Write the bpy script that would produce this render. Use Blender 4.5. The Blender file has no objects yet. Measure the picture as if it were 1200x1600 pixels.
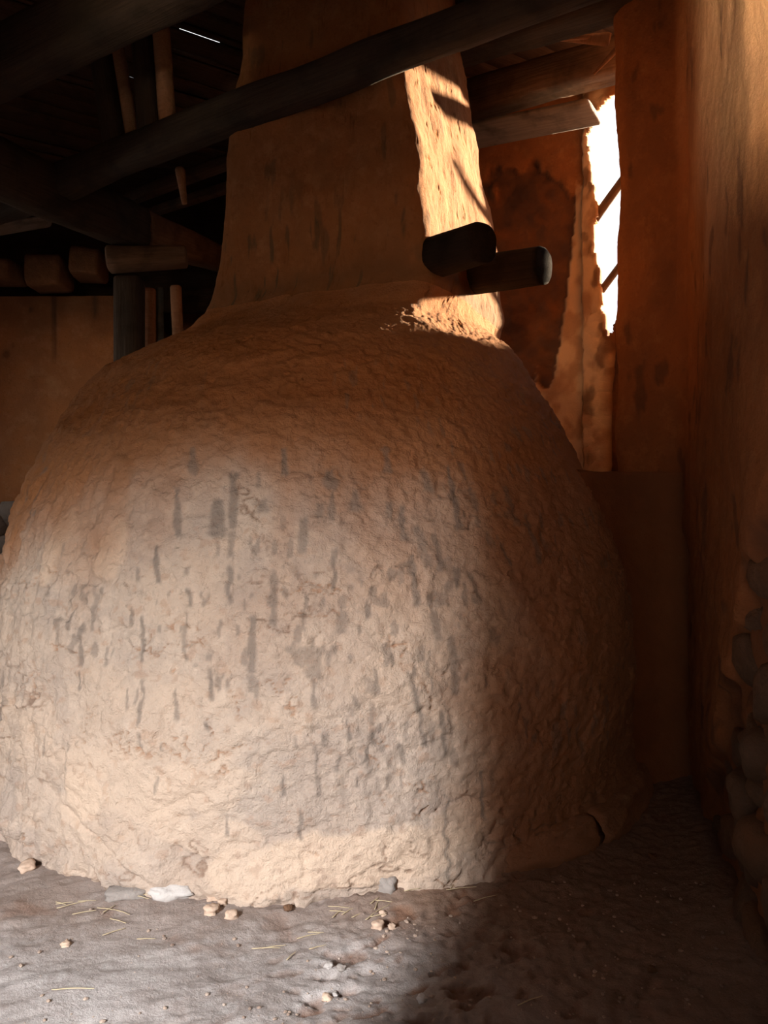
import bpy, math, random
import numpy as np
from mathutils import Vector, Matrix

# ------------------------------------------------------------------ camera
sc = bpy.context.scene
COL = sc.collection
cam_d = bpy.data.cameras.new('camera')
cam = bpy.data.objects.new('camera', cam_d)
COL.objects.link(cam)
cam_d.sensor_fit = 'VERTICAL'
cam_d.sensor_height = 24.0
cam_d.lens = 24.0 * 1294 / 1600
cam_d.clip_start = 0.02
cam.location = (0, 0, 1.3)
cam.rotation_euler = (math.radians(90), 0, 0)
sc.camera = cam

# ------------------------------------------------------------------ sky, sun, daylight at the door
world = bpy.data.worlds.new('world')
sc.world = world
world.use_nodes = True
bg = world.node_tree.nodes['Background']
bg.inputs[0].default_value = (0.95, 0.97, 1.0, 1)
bg.inputs[1].default_value = 1.6

SUN_AZ = Vector((0.80, 0.60, 0)).normalized()
SUN_EL = math.radians(14)
sun_d = bpy.data.lights.new('sun', 'SUN')
sun_d.energy = 33.0
sun_d.color = (1.0, 0.80, 0.54)
sun_d.angle = math.radians(2.5)
sun = bpy.data.objects.new('sun', sun_d)
COL.objects.link(sun)
sd = Vector((SUN_AZ.x * math.cos(SUN_EL), SUN_AZ.y * math.cos(SUN_EL), math.sin(SUN_EL)))
sun.rotation_euler = sd.to_track_quat('Z', 'Y').to_euler()

def area(name, loc, target, sx, sy, power, color):
    d = bpy.data.lights.new(name, 'AREA')
    d.shape = 'RECTANGLE'; d.size = sx; d.size_y = sy; d.energy = power; d.color = color
    o = bpy.data.objects.new(name, d); COL.objects.link(o)
    o.location = loc
    v = Vector(target) - Vector(loc)
    o.rotation_euler = v.to_track_quat('-Z', 'Z' if abs(v.z) < 1e-6 else 'Y').to_euler()
    return o
# daylight between the houses of the yard behind the doorway
area('yard_sky', (-2.3, -3.0, 3.2), (-1.3, 3.0, 1.0), 0.24, 2.0, 1480, (0.97, 0.98, 1.0))
area('yard_wall_bounce', (-2.3, -3.0, 1.65), (-1.3, 3.0, 1.8), 0.28, 0.6, 72, (1.0, 0.66, 0.33))
area('side_window_sky', (-5.6, 5.2, 2.6), (-2.0, 5.6, 1.4), 1.2, 1.4, 115, (1.0, 0.88, 0.74))
gb = area('yard_ground_bounce', (-1.2, -3.0, 0.2), (1.1, 2.7, 2.7), 0.25, 0.7, 160, (1.0, 0.80, 0.52))
area('yard_warm_fill', (0.0, -3.2, 2.6), (0.6, 3.5, 0.9), 1.2, 1.6, 58, (1.0, 0.52, 0.27))  # added warm fill that lifts the shaded right side, no known source
gb.data.spread = math.radians(45)

sc.view_settings.view_transform = 'Standard'
sc.view_settings.look = 'None'
sc.view_settings.gamma = 1.0
sc.view_settings.use_curve_mapping = False
sc.view_settings.exposure = 0.0
sc.cycles.use_denoising = True
sc.cycles.max_bounces = 8
sc.cycles.diffuse_bounces = 6
sc.cycles.sample_clamp_indirect = 4.0
sc.cycles.caustics_reflective = False
sc.cycles.caustics_refractive = False

# ------------------------------------------------------------------ helpers
rng = random.Random(7)

def _hash(ix, iy, iz, seed):
    with np.errstate(over='ignore'):
        h = (ix.astype(np.int64) * 374761393 + iy.astype(np.int64) * 668265263 + iz.astype(np.int64) * 2147483647 + seed * 974634777) & 0xffffffff
        h = ((h ^ (h >> 13)) * 1274126177) & 0xffffffff
        h = (h ^ (h >> 16)) & 0xffffff
    return h.astype(np.float64) / 0xffffff

def vnoise(x, y, z, seed=0):
    x = np.asarray(x, float); y = np.asarray(y, float); z = np.asarray(z, float)
    x, y, z = np.broadcast_arrays(x, y, z)
    ix, iy, iz = np.floor(x), np.floor(y), np.floor(z)
    fx, fy, fz = x - ix, y - iy, z - iz
    ux, uy, uz = [f * f * f * (f * (f * 6 - 15) + 10) for f in (fx, fy, fz)]
    r = 0
    for a in (0, 1):
        for b in (0, 1):
            for c in (0, 1):
                w = (ux if a else 1 - ux) * (uy if b else 1 - uy) * (uz if c else 1 - uz)
                r = r + w * _hash(ix + a, iy + b, iz + c, seed)
    return r * 2 - 1

def fbm(x, y, z, seed=0, octv=4, gain=0.5):
    r = 0; a = 1.0; s = 1.0; n = 0
    for i in range(octv):
        r = r + a * vnoise(x * s, y * s, z * s, seed + i * 17)
        n += a; a *= gain; s *= 2.03
    return r / n

def sstep(a, b, x):
    t = np.clip((np.asarray(x, float) - a) / (b - a), 0, 1)
    return t * t * (3 - 2 * t)

def normals(P, closed=False):
    if closed:
        du = np.roll(P, -1, 1) - np.roll(P, 1, 1)
    else:
        du = np.gradient(P, axis=1)
    dv = np.gradient(P, axis=0)
    n = np.cross(du, dv)
    l = np.linalg.norm(n, axis=2, keepdims=True)
    return n / np.maximum(l, 1e-9)

def link(name, me, mat, parent=None):
    o = bpy.data.objects.new(name, me); COL.objects.link(o)
    if mat is not None and len(me.materials) == 0: me.materials.append(mat)
    if parent is not None:
        o.parent = parent
        o.matrix_parent_inverse = parent.matrix_world.inverted() if parent.type == 'MESH' and False else Matrix()
    return o

def mesh_np(name, V, F, smooth=True, colors=None):
    me = bpy.data.meshes.new(name)
    V = np.asarray(V, np.float32).reshape(-1, 3)
    me.vertices.add(len(V)); me.vertices.foreach_set('co', V.ravel())
    F = np.asarray(F, np.int32)
    k = F.shape[1]
    me.loops.add(F.size); me.loops.foreach_set('vertex_index', F.ravel())
    me.polygons.add(len(F))
    me.polygons.foreach_set('loop_start', np.arange(0, F.size, k, dtype=np.int32))
    try: me.polygons.foreach_set('loop_total', np.full(len(F), k, dtype=np.int32))
    except Exception: pass
    me.polygons.foreach_set('use_smooth', np.full(len(F), smooth, dtype=bool))
    me.update(calc_edges=True); me.validate()
    if colors is not None:
        at = me.color_attributes.new('mask', 'FLOAT_COLOR', 'POINT')
        c = np.ones((len(V), 4), np.float32); c[:, :3] = colors.reshape(-1, 3)
        at.data.foreach_set('color', c.ravel())
    return me

def grid_faces(nr, nc, closed=False, keep=None, flip=False):
    idx = np.arange(nr * nc).reshape(nr, nc)
    if closed:
        a = idx[:-1, :]; b = np.roll(idx, -1, 1)[:-1, :]; c = np.roll(idx, -1, 1)[1:, :]; d = idx[1:, :]
    else:
        a = idx[:-1, :-1]; b = idx[:-1, 1:]; c = idx[1:, 1:]; d = idx[1:, :-1]
    F = np.stack([a, b, c, d], -1)
    if keep is not None: F = F[keep]
    F = F.reshape(-1, 4)
    if flip: F = F[:, ::-1]
    return F

def tag(o, label=None, cat=None, group=None, kind=None):
    if label: o['label'] = label
    if cat: o['category'] = cat
    if group: o['group'] = group
    if kind: o['kind'] = kind
    return o

def empty(name, loc=(0, 0, 0)):
    o = bpy.data.objects.new(name, None); COL.objects.link(o); o.location = loc
    o.empty_display_size = 0.05
    return o

# ------------------------------------------------------------------ materials
def new_mat(name, rough=0.9, spec=0.2):
    m = bpy.data.materials.new(name); m.use_nodes = True
    nt = m.node_tree; b = nt.nodes['Principled BSDF']
    b.inputs['Roughness'].default_value = rough
    b.inputs['Specular IOR Level'].default_value = spec
    return m, nt, b

def N(nt, t, **kw):
    n = nt.nodes.new(t)
    for k, v in kw.items():
        if k.startswith('i_'):
            n.inputs[k[2:].replace('_', ' ')].default_value = v
        else: setattr(n, k, v)
    return n

def mix(nt, fac, a, b, mode='MIX'):
    n = nt.nodes.new('ShaderNodeMix'); n.data_type = 'RGBA'; n.blend_type = mode
    for sock, v in ((n.inputs[0], fac), (n.inputs[6], a), (n.inputs[7], b)):
        if isinstance(v, (int, float)): sock.default_value = v
        elif isinstance(v, tuple): sock.default_value = (*v, 1)
        else: nt.links.new(v, sock)
    return n.outputs[2]

def ramp(nt, fac, lo, hi):
    n = nt.nodes.new('ShaderNodeMapRange'); n.inputs[1].default_value = lo; n.inputs[2].default_value = hi
    nt.links.new(fac, n.inputs[0]); return n.outputs[0]

def noise(nt, scale, detail=4, rough=0.6, vec=None, stretch=None):
    n = nt.nodes.new('ShaderNodeTexNoise'); n.inputs['Scale'].default_value = scale
    n.inputs['Detail'].default_value = detail; n.inputs['Roughness'].default_value = rough
    tc = nt.nodes.new('ShaderNodeTexCoord')
    src = tc.outputs['Object']
    if stretch:
        mp = nt.nodes.new('ShaderNodeMapping'); mp.inputs['Scale'].default_value = stretch
        nt.links.new(src, mp.inputs[0]); src = mp.outputs[0]
    nt.links.new(src, n.inputs['Vector'])
    return n.outputs[0]

def bump(nt, b, height, dist, strength=1.0):
    n = nt.nodes.new('ShaderNodeBump'); n.inputs['Strength'].default_value = strength
    n.inputs['Distance'].default_value = dist
    nt.links.new(height, n.inputs['Height']); nt.links.new(n.outputs[0], b.inputs['Normal'])

def clay(name, c1, c2, c3, drip=None, patch=None, soot=None, fine=0.004, rough=0.92, spec=0.15, scale=1.0):
    m, nt, b = new_mat(name, rough, spec)
    n1 = noise(nt, 2.3 * scale, 6, 0.65); n2 = noise(nt, 38 * scale, 5, 0.7); n3 = noise(nt, 11 * scale, 6, 0.7)
    c = mix(nt, ramp(nt, n1, 0.42, 0.58), c1, c2)
    c = mix(nt, ramp(nt, n3, 0.5, 0.72), c, c3)
    f = nt.nodes.new('ShaderNodeMath'); f.operation = 'MULTIPLY'; f.inputs[1].default_value = 0.75
    nt.links.new(ramp(nt, n2, 0.55, 0.75), f.inputs[0])
    c = mix(nt, f.outputs[0], c, tuple(v * 0.62 for v in c1))
    if drip is not None or patch is not None or soot is not None:
        at = nt.nodes.new('ShaderNodeAttribute'); at.attribute_name = 'mask'
        sp = nt.nodes.new('ShaderNodeSeparateColor'); nt.links.new(at.outputs['Color'], sp.inputs[0])
        if patch: c = mix(nt, sp.outputs[1], c, patch)  # paler repairs and plaster, also light painted on wall and floor
        if soot: c = mix(nt, sp.outputs[2], c, soot)  # soot and bare clay, also shade painted on oven side and floor
        if drip: c = mix(nt, sp.outputs[0], c, drip)
    nt.links.new(c, b.inputs['Base Color'])
    n4 = noise(nt, 75 * scale, 6, 0.75)
    ad = nt.nodes.new('ShaderNodeMath'); ad.operation = 'ADD'
    nt.links.new(n4, ad.inputs[0]); nt.links.new(n2, ad.inputs[1])
    bump(nt, b, ad.outputs[0], fine)
    return m

def wood(name, c1, c2, rough=0.8, spec=0.3, axis='X'):
    m, nt, b = new_mat(name, rough, spec)
    st = {'X': (1.2, 22, 22), 'Z': (22, 22, 1.2)}[axis]
    g = noise(nt, 3.0, 6, 0.7, stretch=st); n1 = noise(nt, 5, 4, 0.6)
    c = mix(nt, ramp(nt, g, 0.35, 0.68), c1, c2)
    c = mix(nt, ramp(nt, n1, 0.5, 0.7), c, tuple(v * 0.6 for v in c1))
    nt.links.new(c, b.inputs['Base Color'])
    bump(nt, b, g, 0.008)
    return m

M_OVEN = clay('oven_clay', (0.63, 0.49, 0.385), (0.51, 0.41, 0.34), (0.70, 0.56, 0.45),
              drip=(0.20, 0.165, 0.14), patch=(0.76, 0.58, 0.44), soot=(0.36, 0.145, 0.048), fine=0.013)
M_CHIM = clay('chimney_clay', (0.31, 0.135, 0.055), (0.26, 0.115, 0.048), (0.36, 0.17, 0.08),
              drip=(0.07, 0.06, 0.04), patch=(0.6, 0.36, 0.2), soot=(0.17, 0.085, 0.04))
M_WALL = clay('red_plaster', (0.30, 0.115, 0.042), (0.25, 0.10, 0.04), (0.35, 0.15, 0.06),
              drip=(0.09, 0.045, 0.03), patch=(0.74, 0.50, 0.30), soot=(0.20, 0.085, 0.04))
M_WALL2 = clay('back_plaster', (0.46, 0.20, 0.08), (0.40, 0.18, 0.08), (0.50, 0.25, 0.12),
               drip=(0.08, 0.05, 0.035), patch=(0.80, 0.55, 0.32), soot=(0.17, 0.15, 0.14))
M_STONE = clay('rubble_stone', (0.17, 0.09, 0.05), (0.12, 0.075, 0.05), (0.21, 0.12, 0.07), fine=0.006)
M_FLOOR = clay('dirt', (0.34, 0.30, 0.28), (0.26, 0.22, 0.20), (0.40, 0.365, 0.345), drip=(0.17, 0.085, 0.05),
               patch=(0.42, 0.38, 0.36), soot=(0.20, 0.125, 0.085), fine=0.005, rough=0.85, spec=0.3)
M_CLOD = clay('plaster_crumb', (0.50, 0.36, 0.27), (0.42, 0.30, 0.22), (0.54, 0.41, 0.32), fine=0.002)
M_WHITE = clay('white_stone', (0.46, 0.42, 0.39), (0.36, 0.32, 0.30), (0.5, 0.47, 0.44), fine=0.003)
M_GREY = clay('grey_stone', (0.27, 0.235, 0.21), (0.22, 0.19, 0.17), (0.32, 0.28, 0.25), fine=0.003)
M_DARKW = wood('smoked_wood', (0.032, 0.021, 0.014), (0.060, 0.039, 0.027))
M_BEAM = wood('old_beam_wood', (0.13, 0.075, 0.045), (0.22, 0.13, 0.08))
M_GREYW = wood('grey_weathered_wood', (0.20, 0.17, 0.15), (0.30, 0.26, 0.23))
M_CHAR = wood('charred_wood', (0.014, 0.009, 0.007), (0.026, 0.016, 0.012), rough=0.95, spec=0.08)
M_BROWNW = wood('brown_wood', (0.30, 0.15, 0.08), (0.40, 0.21, 0.12), axis='Z')
M_BOARD = wood('roof_board', (0.075, 0.042, 0.027), (0.13, 0.075, 0.05))
M_TEAL = wood('blue_grey_pole', (0.16, 0.20, 0.21), (0.22, 0.27, 0.28), axis='Z')
M_STRAW, _nt, _b = new_mat('straw', 0.6, 0.3); _b.inputs['Base Color'].default_value = (0.40, 0.32, 0.20, 1)
M_GRIT = clay('grit', (0.36, 0.27, 0.21), (0.2, 0.14, 0.11), (0.46, 0.38, 0.32), fine=0.001)
M_BRICK = clay('smoky_brick', (0.24, 0.12, 0.06), (0.19, 0.10, 0.055), (0.28, 0.15, 0.08))
DRIPS = [(-0.019,1.101,-0.015,0.918,0.0131),
 (-0.06,0.949,-0.056,0.765,0.013),
 (-0.062,0.748,-0.061,0.727,0.0118),
 (-0.121,1.231,-0.117,1.146,0.0134),
 (-0.133,1.438,-0.119,1.244,0.0161),
 (-0.122,1.115,-0.118,0.995,0.0132),
 (0.047,1.273,0.047,1.157,0.0156),
 (0.112,1.445,0.112,1.373,0.0252),
 (0.114,1.373,0.114,1.264,0.0136),
 (0.087,1.323,0.088,1.273,0.0158),
 (-0.068,1.437,-0.064,1.386,0.0092),
 (-0.052,1.338,-0.049,1.298,0.0158),
 (0.17,1.373,0.174,1.3,0.0182),
 (0.253,1.332,0.253,1.273,0.0114),
 (0.288,1.314,0.283,1.196,0.0115),
 (0.321,1.245,0.334,1.102,0.0183),
 (0.362,1.22,0.364,1.085,0.0115),
 (0.294,1.145,0.302,0.972,0.0157),
 (0.33,0.979,0.346,0.856,0.0134),
 (0.377,0.862,0.384,0.664,0.0123),
 (0.285,0.714,0.311,0.502,0.0087),
 (0.117,1.165,0.116,1.036,0.0088),
 (0.134,0.963,0.133,0.891,0.0152),
 (0.053,0.964,0.053,0.901,0.0076),
 (0.068,0.878,0.07,0.743,0.0151),
 (0.083,0.838,0.083,0.743,0.0129),
 (0.071,0.743,0.076,0.648,0.0096),
 (0.189,0.985,0.188,0.938,0.0077),
 (0.237,0.84,0.242,0.784,0.0087),
 (0.184,0.747,0.189,0.698,0.013),
 (0.201,0.77,0.204,0.689,0.0097),
 (0.155,0.685,0.164,0.645,0.0086),
 (0.194,0.657,0.196,0.587,0.0097),
 (0.196,0.57,0.197,0.515,0.0097),
 (0.145,0.605,0.145,0.542,0.0064),
 (0.21,0.546,0.216,0.49,0.0065),
 (0.095,0.562,0.096,0.522,0.0096),
 (0.075,0.522,0.083,0.354,0.0075),
 (0.123,0.489,0.123,0.433,0.0053),
 (0.253,0.518,0.262,0.452,0.0097),
 (0.182,0.508,0.181,0.463,0.0075),
 (0.163,0.418,0.163,0.381,0.0064),
 (0.01,0.42,0.009,0.356,0.0085),
 (0.037,0.555,0.037,0.519,0.0085),
 (0.35,0.612,0.352,0.562,0.0088),
 (0.353,0.529,0.357,0.463,0.0099),
 (0.444,0.389,0.456,0.218,0.0067),
 (0.456,0.721,0.46,0.687,0.0102),
 (0.403,1.099,0.404,1.032,0.0114),
 (0.439,1.468,0.433,1.23,0.0132),
 (0.484,0.885,0.484,0.843,0.016),
 (0.544,1.181,0.553,1.099,0.0107),
 (0.439,1.082,0.451,0.969,0.0115),
 (-0.286,1.388,-0.26,1.217,0.0139),
 (-0.169,1.345,-0.156,1.217,0.0227),
 (-0.316,1.184,-0.298,1.055,0.0113),
 (-0.226,1.109,-0.224,1.085,0.01),
 (-0.215,1.036,-0.214,0.984,0.0099),
 (-0.362,1.105,-0.355,1.061,0.0091),
 (-0.364,0.961,-0.359,0.909,0.0056),
 (-0.336,0.941,-0.317,0.787,0.0078),
 (-0.22,0.954,-0.214,0.795,0.0077),
 (-0.415,0.793,-0.414,0.762,0.0067),
 (-0.502,0.897,-0.486,0.753,0.0104),
 (-0.491,0.729,-0.488,0.667,0.0057),
 (-0.147,0.768,-0.145,0.673,0.0086),
 (-0.189,0.785,-0.188,0.777,0.0108),
 (-0.312,0.72,-0.309,0.572,0.0066),
 (-0.324,0.689,-0.324,0.643,0.0066),
 (-0.349,0.686,-0.345,0.619,0.0044),
 (-0.231,0.697,-0.227,0.595,0.0076),
 (-0.258,0.509,-0.258,0.488,0.0076),
 (-0.157,0.592,-0.156,0.571,0.0075),
 (-0.309,0.557,-0.306,0.497,0.0044),
 (-0.267,0.4,-0.267,0.354,0.0043),
 (-0.499,0.481,-0.501,0.378,0.0034),
 (-0.587,0.474,-0.587,0.411,0.0058),
 (-0.108,0.283,-0.107,0.227,0.0064),
 (0.045,0.315,0.047,0.214,0.0064),
 (0.226,0.416,0.225,0.373,0.0054),
 (0.255,0.419,0.258,0.368,0.0054),
 (0.001,0.045,0.001,0.005,0.0075),
 (-0.27,1.536,-0.251,1.439,0.0165),
 (-0.007,1.52,-0.003,1.425,0.0139),
 (0.263,1.536,0.265,1.439,0.0165),
 (0.363,1.454,0.366,1.37,0.0165),
 (0.498,1.396,0.5,1.3,0.0144),
 (0.651,1.251,0.664,1.105,0.0123),
 (0.621,1.399,0.619,1.251,0.0124)]
# ------------------------------------------------------------------ wall builder
def path_pts(pts, step, smooth=0):
    pts = np.array(pts, float)
    seg = np.linalg.norm(np.diff(pts, axis=0), axis=1)
    s = np.concatenate([[0], np.cumsum(seg)])
    n = max(2, int(s[-1] / step) + 1)
    t = np.linspace(0, s[-1], n)
    Q = np.stack([np.interp(t, s, pts[:, 0]), np.interp(t, s, pts[:, 1])], -1)
    for _ in range(smooth):
        Q[1:-1] = (Q[:-2] + 2 * Q[1:-1] + Q[2:]) / 4
    return t, Q

def wall_grid(pts, z0, z1, step, smooth=0):
    t, Q = path_pts(pts, step, smooth)
    z = np.linspace(z0, z1, int((z1 - z0) / step) + 1)
    U, Z = np.meshgrid(t, z)
    P = np.zeros((len(z), len(t), 3))
    P[..., 0] = Q[None, :, 0]; P[..., 1] = Q[None, :, 1]; P[..., 2] = Z
    return P, U, Z

def solidify(o, th, offset=-1):
    m = o.modifiers.new('thickness', 'SOLIDIFY'); m.thickness = th; m.offset = offset; m.use_even_offset = False

def rough_disp(P, closed=False, big=0.03, mid=0.012, small=0.004, seed=1):
    x, y, z = P[..., 0], P[..., 1], P[..., 2]
    return big * fbm(x * 1.3, y * 1.3, z * 1.3, seed, 3) + mid * fbm(x * 7, y * 7, z * 7, seed + 5, 3) + small * fbm(x * 32, y * 32, z * 32, seed + 9, 3)

# ------------------------------------------------------------------ floor
gx = np.concatenate([np.linspace(-4.6, -2.05, 40), np.arange(-2.0, 1.8, 0.0095), np.linspace(1.9, 4, 24)])
gy = np.concatenate([np.linspace(-0.9, 1.7, 40), np.arange(1.75, 3.9, 0.0095), np.linspace(4.0, 8.8, 50)])
X, Y = np.meshgrid(gx, gy)
ang = 0.45
xr = X * math.cos(ang) + Y * math.sin(ang); yr = -X * math.sin(ang) + Y * math.cos(ang)
Zf = 0.022 * fbm(X * 1.6, Y * 1.6, 0, 3, 3) + 0.014 * fbm(xr * 3.2, yr * 7.5, 0, 11, 4)
Zf += 0.014 * sstep(.6, -.1, X) * -np.abs(fbm(xr * 4, yr * 9, 2, 21, 3)) + 0.0045 * fbm(X * 30, Y * 30, 0, 31, 3)
rub = sstep(0.0, 0.5, X - 0.1 + 0.3 * fbm(X * 2, Y * 2, 1, 5))
gran = fbm(X * 42, Y * 42, 0, 41, 3)
midz = np.exp(-((X - .15) / .5) ** 2)
Zf += (rub * 0.004 + midz * .010) * gran - .014 * midz * sstep(.25, .5, fbm(xr * 13, yr * 22, 0, 47, 3)) + 0.007 * sstep(0.25, 0.6, fbm(X * 17, Y * 17, 0, 45, 3)) * sstep(-.6, .4, X)
for (hx, hy, rx, ry, dp) in [(-0.19, 2.22, .04, .03, .02), (-0.10, 2.26, .03, .025, .018), (-0.16, 2.33, .028, .02, .015), (-.06, 2.36, .03, .02, .014),
                             (0.06, 2.12, .07, .022, .018), (0.0, 2.06, .03, .03, .014), (0.33, 2.55, .05, .03, .014), (0.2, 2.35, .05, .02, .01)]:
    d = np.sqrt(((X - hx) / rx) ** 2 + ((Y - hy) / ry) ** 2) + 0.5 * vnoise(X * 40, Y * 40, 0, 8)
    Zf -= dp * (1 - sstep(0.4, 1.25, d))
Zf += 0.05 * sstep(0.25, 0.0, (0.41 + 0.262 * Y) - X + 0.05) * sstep(1.9, 2.4, Y)      # earth heaped against the right wall
dist = np.hypot(X + .35, Y - 4.35)
Zf += 0.02 * sstep(1.85, 1.58, dist)
mk = np.zeros(X.shape + (3,))
mk[..., 0] = np.clip(sstep(0.35, 0.6, fbm(X * 6, Y * 6, 4, 61, 4)) * 0.5 + .8 * midz * sstep(.2, .45, fbm(xr * 13, yr * 22, 0, 47, 3)) + sstep(-0.012, -0.03, Zf - 0.022 * fbm(X * 1.6, Y * 1.6, 0, 3, 3)) * 0.7, 0, 1)
mk[..., 1] = sstep(0.05, 0.5, fbm(xr * 2.2, yr * 5, 1, 71, 4)) * 0.7 * sstep(0.5, -0.3, X + (Y - 2.3) * .5)  # paler dirt in the lit lower left, daylight put into the colour
mk[..., 2] = np.clip(sstep(-0.3, 0.75, X + 0.25 * fbm(X * 3, Y * 3, 3, 81)) * 0.9 + sstep(2.35, 2.75, Y) * 0.45, 0, 0.95)  # browner to the right and by the oven, shade put into the colour
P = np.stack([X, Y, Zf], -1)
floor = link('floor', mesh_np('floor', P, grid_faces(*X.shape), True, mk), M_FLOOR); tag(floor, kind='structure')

def floor_z(x, y):
    i = min(max(int(np.searchsorted(gy, y)), 0), len(gy) - 1); j = min(max(int(np.searchsorted(gx, x)), 0), len(gx) - 1)
    return float(Zf[i, j])

# ground outside
g = 60
og = link('ground', mesh_np('ground', [(-g, -g, -.12), (g, -g, -.12), (g, g, -.12), (-g, g, -.12)], [(0, 1, 2, 3)], False), M_GREY); tag(og, kind='structure')

# ------------------------------------------------------------------ the oven: dome running up into a square flue
CX, CY = -0.35, 4.35
prof_z = np.array([-.06, 0, .25, .5, .8, 1.07, 1.25, 1.4, 1.63, 1.8, 1.93, 2.1, 2.23, 2.35, 2.5, 2.7, 3.0, 3.6, 4.5])
prof_r = np.array([1.585, 1.585, 1.60, 1.60, 1.58, 1.53, 1.47, 1.41, 1.30, 1.20, 1.11, .97, .85, .72, .62, .58, .55, .5, .5])
arc = np.concatenate([[0], np.cumsum(np.hypot(np.diff(prof_z), np.diff(prof_r)))])
nr = 620
ta = np.concatenate([np.linspace(0, arc[12], 470), np.linspace(arc[12], arc[-1], nr - 470 + 1)[1:]])
zz = np.interp(ta, arc, prof_z); rr = np.interp(ta, arc, prof_r)
def sm(a, k):
    p = np.pad(a, (k, k), mode='edge'); return np.convolve(p, np.ones(2 * k + 1) / (2 * k + 1), 'valid')
rr = sm(sm(rr, 14), 14)
phi = np.concatenate([np.linspace(-1.95, 1.95, 860, endpoint=False), np.linspace(1.95, 2 * math.pi - 1.95, 120, endpoint=False)])
PH, ZZ = np.meshgrid(phi, zz)
RR = np.repeat(rr[:, None], len(phi), 1)
def lerp(z, za, zb, a, b): return a + (b - a) * np.clip((z - za) / (zb - za), -.2, 1.6)
th = math.radians(25); cth, sth = math.cos(th), math.sin(th)
Lz = lerp(zz, 2.2, 3.6, 1.27, 0.90); Wz = lerp(zz, 2.2, 3.6, 1.22, 1.06)
Lz = Lz + 0.10 * np.exp(-np.clip(zz - 2.2, 0, 9) / .12); Wz = Wz + 0.10 * np.exp(-((zz - 2.8) / .38) ** 2) + 0.02 * np.exp(-np.clip(zz - 2.2, 0, 9) / .15)
Nx = lerp(zz, 2.2, 3.6, .22, .07); Ny = lerp(zz, 2.2, 3.6, 3.70, 3.76)
RCx = Nx - Lz / 2 * cth + Wz / 2 * sth; RCy = Ny + Lz / 2 * sth + Wz / 2 * cth
m = sstep(2.03, 2.42, zz)
m2 = sstep(1.9, 2.42, zz)
cx = CX + (RCx - CX) * m2; cy = CY + (RCy - CY) * m2
dx = np.sin(PH); dy = -np.cos(PH)
u = dx * cth - dy * sth; v = dx * sth + dy * cth      # local box axes
n_ = 15.0
rho = 1.0 / ((np.abs(u) / (Lz[:, None] / 2)) ** n_ + (np.abs(v) / (Wz[:, None] / 2)) ** n_) ** (1 / n_)
R = RR * (1 - m[:, None]) + rho * m[:, None]
P = np.stack([cx[:, None] + R * dx, cy[:, None] + R * dy, ZZ], -1)
Nn = -normals(P, True)
sgn = np.sign((Nn[..., 0] * dx + Nn[..., 1] * dy).mean()); Nn = Nn * sgn
x, y, z = P[..., 0], P[..., 1], P[..., 2]
US = PH * 1.55                                   # metres around the girth
left = sstep(-0.15, -0.9, PH); lowz = sstep(1.5, 0.9, z)
D = 0.040 * fbm(x * 1.1, y * 1.1, z * 1.1, 2, 3) + 0.012 * fbm(x * 5, y * 5, z * 5, 7, 3)
D += (0.005 + 0.017 * left) * fbm(US * 26, 0, z * 7, 13, 4) * sstep(2.3, 1.6, z)
D += 0.0115 * (1 - 0.65 * m[:, None]) * (1 - 0.4 * left) * fbm(x * 30, y * 30, z * 30, 17, 4)
D += 0.010 * fbm(US * 3 + z * 2, 0, z * 16 - US * 3, 23, 4) * sstep(1.45, 1.9, z) * sstep(2.6, 2.2, z)   # wiped strokes on the shoulder
flake = sstep(0.05, 0.10, fbm(US * 6, 1, z * 5, 29, 4)) * lowz
D -= 0.011 * flake * (0.6 + left)
ridge = np.abs(fbm(US * 5, 3, z * 6, 37, 4)); crack = sstep(0.030, 0.0, ridge) * sstep(0.1, 0.35, fbm(US * 1.7, 5, z * 1.7, 39, 3))
D -= 0.009 * crack * sstep(1.9, 1.3, z)
ridge2 = np.abs(fbm(US * 11, 8, z * 9, 47, 4)); chips = sstep(0.05, 0.0, ridge2) * sstep(0.22, 0.45, fbm(US * 6, 9, z * 6, 49, 2))
D -= 0.012 * chips
D += 0.010 * m[:, None] * fbm(x * 9, y * 9, z * 5, 53, 4) + 0.02 * m[:, None] * fbm(x * 2.5, y * 2.5, z * 2.5, 57, 3)
# foot: lobes and a swelling where the clay meets the floor
D += sstep(0.32, 0.02, z) * (0.02 + 0.035 * fbm(US * 3.4, 1, z * 3.4, 63, 3)) + sstep(0.10, 0.0, z) * 0.03 * fbm(US * 14, 1, z * 10, 67, 3)
for (p0, z0, sx, sz, h) in [(-.33, .07, .17, .10, .045), (-.20, .16, .05, .20, -.02), (-.72, .10, .20, .14, .035), (-.02, .05, .25, .06, .012)]:
    D += h * np.exp(-((PH - p0) * 1.58 / sx) ** 2 - ((z - z0) / sz) ** 2)
# diagonal crease near the foot on the left
q = (z - 0.05) - (-(PH + 0.26)) * 0.75
D -= 0.018 * np.exp(-(q / 0.014) ** 2) * sstep(-.62, -.5, PH) * sstep(-.22, -.3, PH)
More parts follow.
